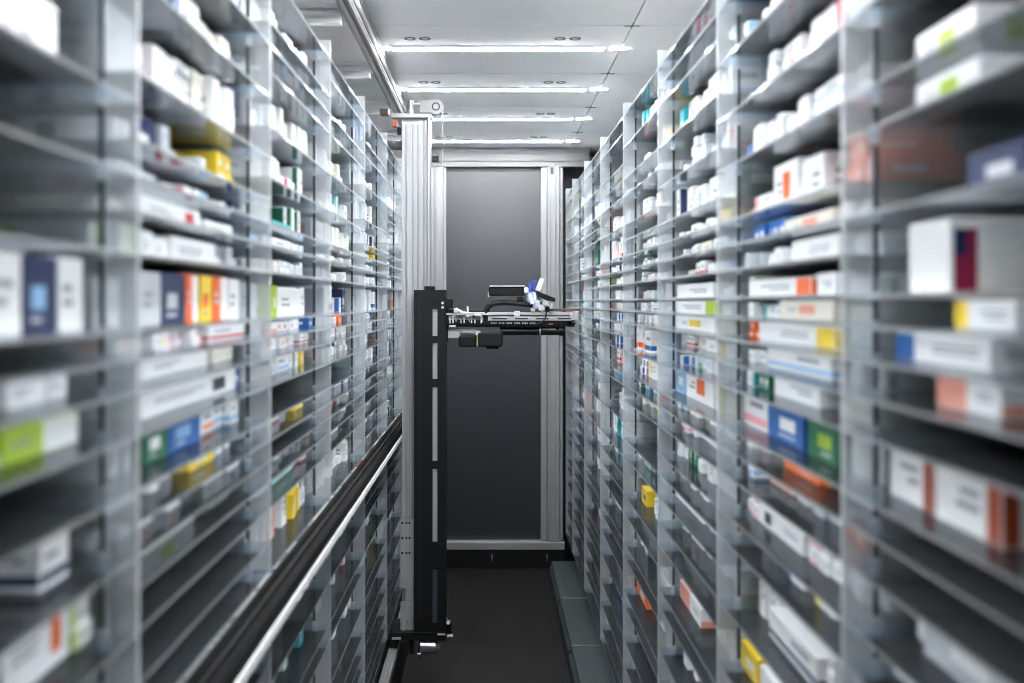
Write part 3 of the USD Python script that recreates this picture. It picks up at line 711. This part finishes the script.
def grid_face(P, U, V, rects, base):
    """Rectangle P + u U + v V cut along its rects' edges; returns verts, quads, colours."""
    us = sorted({0., 1., *[round(min(max(q, 0), 1), 4) for r in rects for q in (r[0], r[2])]})
    vs = sorted({0., 1., *[round(min(max(q, 0), 1), 4) for r in rects for q in (r[1], r[3])]})
    vv, cc = [], []
    for i in range(len(us) - 1):
        for j in range(len(vs) - 1):
            um, vm = (us[i] + us[i + 1]) / 2, (vs[j] + vs[j + 1]) / 2
            c = base
            for r in rects:
                if r[0] <= um <= r[2] and r[1] <= vm <= r[3]:
                    c = r[4]
            for a, b in ((us[i], vs[j]), (us[i + 1], vs[j]), (us[i + 1], vs[j + 1]), (us[i], vs[j + 1])):
                vv.append(P + a * U + b * V); cc.append(c)
    return vv, cc


def carton_mesh(s, a0, ya, yb, z0, h, dep, design, r, ch=.0012):
    """A carton whose aisle face lies a0 behind the rack front, from ya (near) to yb, standing on z0."""
    base, F = faces_for(design, r)
    n = 1.0 if s == 'R' else -1.0
    xf, xb = fx(s, a0), fx(s, a0 + dep)
    q = n * ch
    Y, Zv, X = np.array([0, 1., 0]), np.array([0, 0, 1.]), np.array([n, 0, 0])
    w = yb - ya
    V, Cc = [], []

    def add(P, U, Vv, rects):
        v, c = grid_face(np.array(P, float), U, Vv, rects, base)
        V.extend(v); Cc.extend(c)
    iw, ih, idp = w - 2 * ch, h - 2 * ch, dep - 2 * ch
    add((xf, ya + ch, z0 + ch), Y * iw, Zv * ih, F['front'])
    add((xf + q, ya, z0 + ch), X * idp, Zv * ih, F['side'])
    add((xf + q, yb, z0 + ch), X * idp, Zv * ih, F['side'])
    add((xf + q, ya + ch, z0 + h), Y * iw, X * idp, [(a, b, c_, d, e) for a, b, c_, d, e in F['top']])
    add((xf + q, ya + ch, z0), Y * iw, X * idp, [])
    add((xb, ya + ch, z0 + ch), Y * iw, Zv * ih, [])
    # chamfers along the edges
    xs, ys, zs = (xf, xb), (ya, yb), (z0, z0 + h)
    sx, sy, sz = (q, -q), (ch, -ch), (ch, -ch)

    def quad(*p):
        V.extend(np.array(p, float)); Cc.extend([base] * 4)
    for i in (0, 1):
        for j in (0, 1):
            x, y, z = xs[i], ys[j], zs[j]
            quad((x, y + sy[j], zs[0] + ch), (x + sx[i], y, zs[0] + ch), (x + sx[i], y, zs[1] - ch), (x, y + sy[j], zs[1] - ch))
            quad((x, ys[0] + ch, z + sz[j]), (x + sx[i], ys[0] + ch, z), (x + sx[i], ys[1] - ch, z), (x, ys[1] - ch, z + sz[j]))
            y = ys[i]
            quad((xf + q, y + sy[i], z), (xf + q, y, z + sz[j]), (xb - q, y, z + sz[j]), (xb - q, y + sy[i], z))
            for kx in (0, 1):
                p = [(xs[kx], y + sy[i], z + sz[j]), (xs[kx] + sx[kx], y, z + sz[j]), (xs[kx] + sx[kx], y + sy[i], z)]
                quad(p[0], p[1], p[2], p[2])
    V, Cc = np.array(V), np.array(Cc)
    f = np.arange(len(V)).reshape(-1, 4)
    tri = np.vstack([f[:, [0, 1, 2]], f[:, [0, 2, 3]]])
    # orient outward, drop the corner triangles' empty halves
    e = np.cross(V[tri[:, 1]] - V[tri[:, 0]], V[tri[:, 2]] - V[tri[:, 0]])
    ok = np.linalg.norm(e, axis=1) > 1e-12
    tri, e = tri[ok], e[ok]
    cen = np.array([(xf + xb) / 2, (ya + yb) / 2, z0 + h / 2])
    out = ((V[tri].mean(1) - cen) * e).sum(1) < 0
    tri[out] = tri[out][:, ::-1]
    used, inv = np.unique(tri, return_inverse=True)
    return V[used], inv.reshape(tri.shape), Cc[used]


DESIGNS = [('plain', 'white', None)] * 24 + [('plain', 'grey', None)] * 5 + [('plain', 'cream', None)] * 4 + \
    [('end', 'white', a) for a in ('navy', 'blue', 'teal', 'orange', 'red', 'lime', 'light blue', 'purple', 'green')] + \
    [('farend', 'white', a) for a in ('lime', 'blue', 'orange', 'yellow', 'pink', 'teal', 'maroon')] + \
    [('stripe', 'white', a) for a in ('red', 'blue', 'light blue', 'teal', 'orange', 'pink', 'green', 'navy', 'light blue')] + \
    [('block', 'white', a) for a in ('orange', 'blue', 'yellow', 'black', 'salmon', 'red', 'light blue', 'lime')] + \
    [('square', 'white', a) for a in ('black', 'black', 'yellow', 'red', 'grey')] + \
    [('full', a, 'white') for a in ('navy', 'blue', 'teal', 'green', 'orange', 'light blue', 'yellow')] + \
    [('half', 'white', a) for a in ('light blue', 'pink', 'salmon', 'pale green', 'teal')]


def look_words(design, w, h, dep):
    kind, base, acc = design
    shape = 'tall' if h > .055 and h > w else 'flat' if h < .022 else 'long' if w > 2.4 * h else 'small' if max(w, h) < .04 else ''
    body = (shape + ' ' if shape else '') + base
    return {'plain': f'plain {body} carton', 'end': f'{body} carton, {acc} front edge', 'farend': f'{body} carton, {acc} far end', 'stripe': f'{body} carton, {acc} lower stripe', 'block': f'{body} carton, {acc} patch',
            'full': f'{body} carton', 'half': f'{acc} and {body} carton', 'sidestripe': f'{body} carton, {acc} stripe', 'square': f'{body} carton, {acc} square'}[kind]


CART = []   # every carton: dict


def put(b, q, a0, ya, yb, h, dep, design, lift=0.0, row=0):
    CART.append(dict(b=b, q=q, a0=a0, ya=ya, yb=yb, z0=Z(q) + .0004 + lift, h=h, dep=dep, d=design, row=row, lift=lift))


def bay(s, k):
    return next(b for b in BAYS if b['s'] == s and b['k'] == k)


taken = {}
for s, k, q, ya, yb, h, dep, dsg, a0 in HERO:
    b = bay(s, k)
    kf = 1 + .048 / (B if s == 'R' else A)
    ya, yb = max(ya * kf, b['y0'] + .006), min(yb * kf, b['y1'] - .02)
    if yb - ya < .02:
        continue
    i_ = b['lev'].index(q)
    h = min(h * kf, (b['lev'][i_ - 1] if i_ else TOP) - q - TH - .004)
    put(b, q, a0 + .044, ya, yb, h, dep, dsg)
    taken.setdefault((s, k, q), []).append((ya, yb))
EMPTY = {('R', 0, -.18), ('R', 0, .172), ('L', 0, .166), ('L', 0, .214), ('L', 0, .12), ('L', 0, .064), ('L', 0, -.074), ('L', 0, .303), ('R', 0, .068), ('R', 0, -.31), ('L', 0, -.244), ('L', 0, -.50), ('L', 0, -.56), ('L', 1, -.50), ('L', 1, -.56), ('L', 1, -.43)}
r = random.Random(41)
for b in BAYS:
    s, k = b['s'], b['k']
    for i, q in enumerate(b['lev']):
        nxt = b['lev'][i - 1] if i else TOP
        if s == 'L' and q == LEV_LL[0]:
            nxt = -.65
        clear = nxt - q - TH - .005
        tk = sorted(taken.get((s, k, q), []))
        if (s, k, q) in EMPTY or (k == 0 and tk and q > -.4):
            continue
        y = b['y0'] + .012 + r.choice((0, .0, .02, .06))
        end = b['y1'] - r.choice((.016, .016, .03, .05))
        fill = (.97 if q > -.3 else .85) if k else (.85 if q > .2 else .75)
        if r.random() < (.04 if q > -.3 else .08):
            continue
        while y < end:
            if r.random() > fill:
                y += r.uniform(.02, .09)
                continue
            n = r.choice((1, 1, 2, 2, 3, 5))
            dsg = r.choice(DESIGNS)
            if r.random() < .25:
                h = clear * r.uniform(.35, .6)
            else:
                h = clear * r.uniform(.74, .98)
            h = min(h, .115)
            if n > 1:
                w = r.uniform(.03, .06)
            else:
                w = r.uniform(.05, .17)
            dep = r.uniform(.08, .16)
            if r.random() < .2:
                h = min(h, .026)
            for j in range(n):
                if y + w > end:
                    break
                hit = [t_ for t_ in tk if t_[0] < y + w + .004 and t_[1] > y - .004]
                if hit:
                    y = max(t_[1] for t_ in hit) + .004
                    continue
                a0 = r.uniform(.046, .075)
                put(b, q, a0, y, y + w, h, dep, dsg)
                m = int((clear - h) / (h + .0006))
                if h < .045 and m > 0:
                    for e in range(min(m, r.choice((0, 1, 2, 3, 3)))):
                        put(b, q, a0 + r.uniform(0, .008), y + r.uniform(0, .003), y + w, h, dep, dsg, lift=(e + 1) * (h + .0004))
                if dep < .125 and r.random() < .5:
                    put(b, q, a0 + dep + .012, y, y + w, h, min(dep, D - a0 - dep - .03), dsg, row=1)
                y += w + r.uniform(.001, .004)
            y += r.choice((.004, .006, .01, .03))


def proj(x, y, z):
    return VPX + x / y * FPX, VPY - (z - CAM_Z) / y * FPX


def score(c):
    x = fx(c['b']['s'], c['a0'])
    if c['row'] or c['ya'] < .45:
        return 0
    vis = max(c['ya'], c['b']['y0'] * abs(x) / (B if c['b']['s'] == 'R' else A))
    if vis > c['yb'] - .008:
        return 0
    p0, p1 = proj(x, vis, c['z0'])[0], proj(x, c['yb'], c['z0'])[0]
    xb = proj(fx(c['b']['s'], c['a0'] + c['dep'] * .6), c['ya'], c['z0'])[0] if vis == c['ya'] else p0
    u0, u1 = min(p0, p1, xb), max(p0, p1, xb)
    t0, t1 = proj(x, c['ya'], c['z0'] + c['h'])[1], proj(x, c['ya'], c['z0'])[1]
    w = min(u1, 1024) - max(u0, 0); h = min(t1, 683) - max(t0, 0)
    if w < 6 or h < 5:
        return 0
    mid = (c['ya'] + c['yb']) / 2                      # beam, plinth and mast in front of it
    zm = c['z0'] - CAM_Z
    if c['b']['s'] == 'L' and -1.1 < zm < -.6 and -(.63 / .41) * (A + .02) * .999 < zm:
        w *= .2
    return w * h


CART.sort(key=score, reverse=True)
NIND = 296
ind, rest = CART[:NIND], CART[NIND:]
# ordinal words for places
cells = {}
for c in CART:
    if c['row'] == 0:
        cells.setdefault((c['b']['s'], c['b']['k'], c['q']), []).append(c)
labels = set()
for n_, c in enumerate(ind):
    b, q = c['b'], c['q']
    s, k = b['s'], b['k']
    side = 'right' if s == 'R' else 'left'
    above = sorted(x for x in b['lev'] if x > -.0)
    below = sorted((x for x in b['lev'] if x <= 0), reverse=True)
    lvl = f'{NUM[above.index(q)]} shelf above' if q > 0 else f'{NUM[below.index(q)]} shelf below'
    mates = sorted(cells[(s, k, q)], key=lambda e: (round(e['ya'], 2), e['z0']))
    ords = sorted({round(e['ya'], 2) for e in mates})
    i = ords.index(round(c['ya'], 2))
    pos = 'alone' if len(ords) == 1 else 'far end' if i == len(ords) - 1 else f'{NUM[i]} along'
    st = [e for e in mates if round(e['ya'], 2) == round(c['ya'], 2)]
    if len(st) > 1:
        st = sorted(st, key=lambda e: e['z0'])
        j = next(m_ for m_, e in enumerate(st) if e is c)
        pos += ' top' if j == len(st) - 1 else ' bottom' if j == 0 else f' {NUM[j]} up'
    lw = look_words(c['d'], c['yb'] - c['ya'], c['h'], c['dep'])
    lab = f'{lw}, {NUM[k]} {side} bay, {lvl} eye level, {pos}'
    for old, new in ((' lower stripe', ' stripe'), (' front edge', ' edge'), ('plain ', ''), ('long ', ''), ('small ', ''), ('flat ', ''), ('tall ', ''), (', alone', ''), (' along', '')):
        if len(lab.split()) > 16:
            lab = lab.replace(old, new)
    if lab in labels:
        print('DUPLICATE', lab)
    labels.add(lab)
    rr = random.Random(1000 + n_)
    V, tri, Cc = carton_mesh(s, c['a0'], c['ya'], c['yb'], c['z0'], c['h'], c['dep'], c['d'], rr)
    grp = f'cartons in the {NUM[k]} {side} bay'
    if n_ < 100:
        t = thing('medicine_carton', lab, 'carton', (fx(s, c['a0'] + c['dep'] / 2), (c['ya'] + c['yb']) / 2, c['z0']), grp)
        obj('body', (V, tri), M['carton'], t, color=Cc)
        base = C[c['d'][1]]
        m_ = bx(fx(s, c['a0'] + .006), fx(s, c['a0'] + c['dep'] - .006), c['ya'] - .0006, c['ya'] - .0001, c['z0'] + c['h'] * .25, c['z0'] + c['h'] - .002)
        # the tuck flap leaves the printed side visible: a narrow lip at the top of the end face
        m_ = bx(fx(s, c['a0'] + .006), fx(s, c['a0'] + c['dep'] - .006), c['ya'] - .0007, c['ya'] - .0001, c['z0'] + c['h'] * .86, c['z0'] + c['h'] - .0015)
        obj('tuck_flap', m_, M['carton'], t, color=np.tile(base, (8, 1)))
    else:
        obj('medicine_carton', (V, tri), M['carton'], color=Cc, label=lab, cat='carton', group=grp)
vs, fs, cs, off = [], [], [], 0
rr = random.Random(5)
for c in rest:
    V, tri, Cc = carton_mesh(c['b']['s'], c['a0'], c['ya'], c['yb'], c['z0'], c['h'], c['dep'], c['d'], rr)
    vs.append(V); fs.append(tri + off); cs.append(Cc); off += len(V)
obj('medicine_cartons', (np.vstack(vs), np.vstack(fs)), M['carton'], color=np.vstack(cs), label='many more small white and coloured medicine cartons filling the acrylic racks', cat='cartons', kind='stuff')
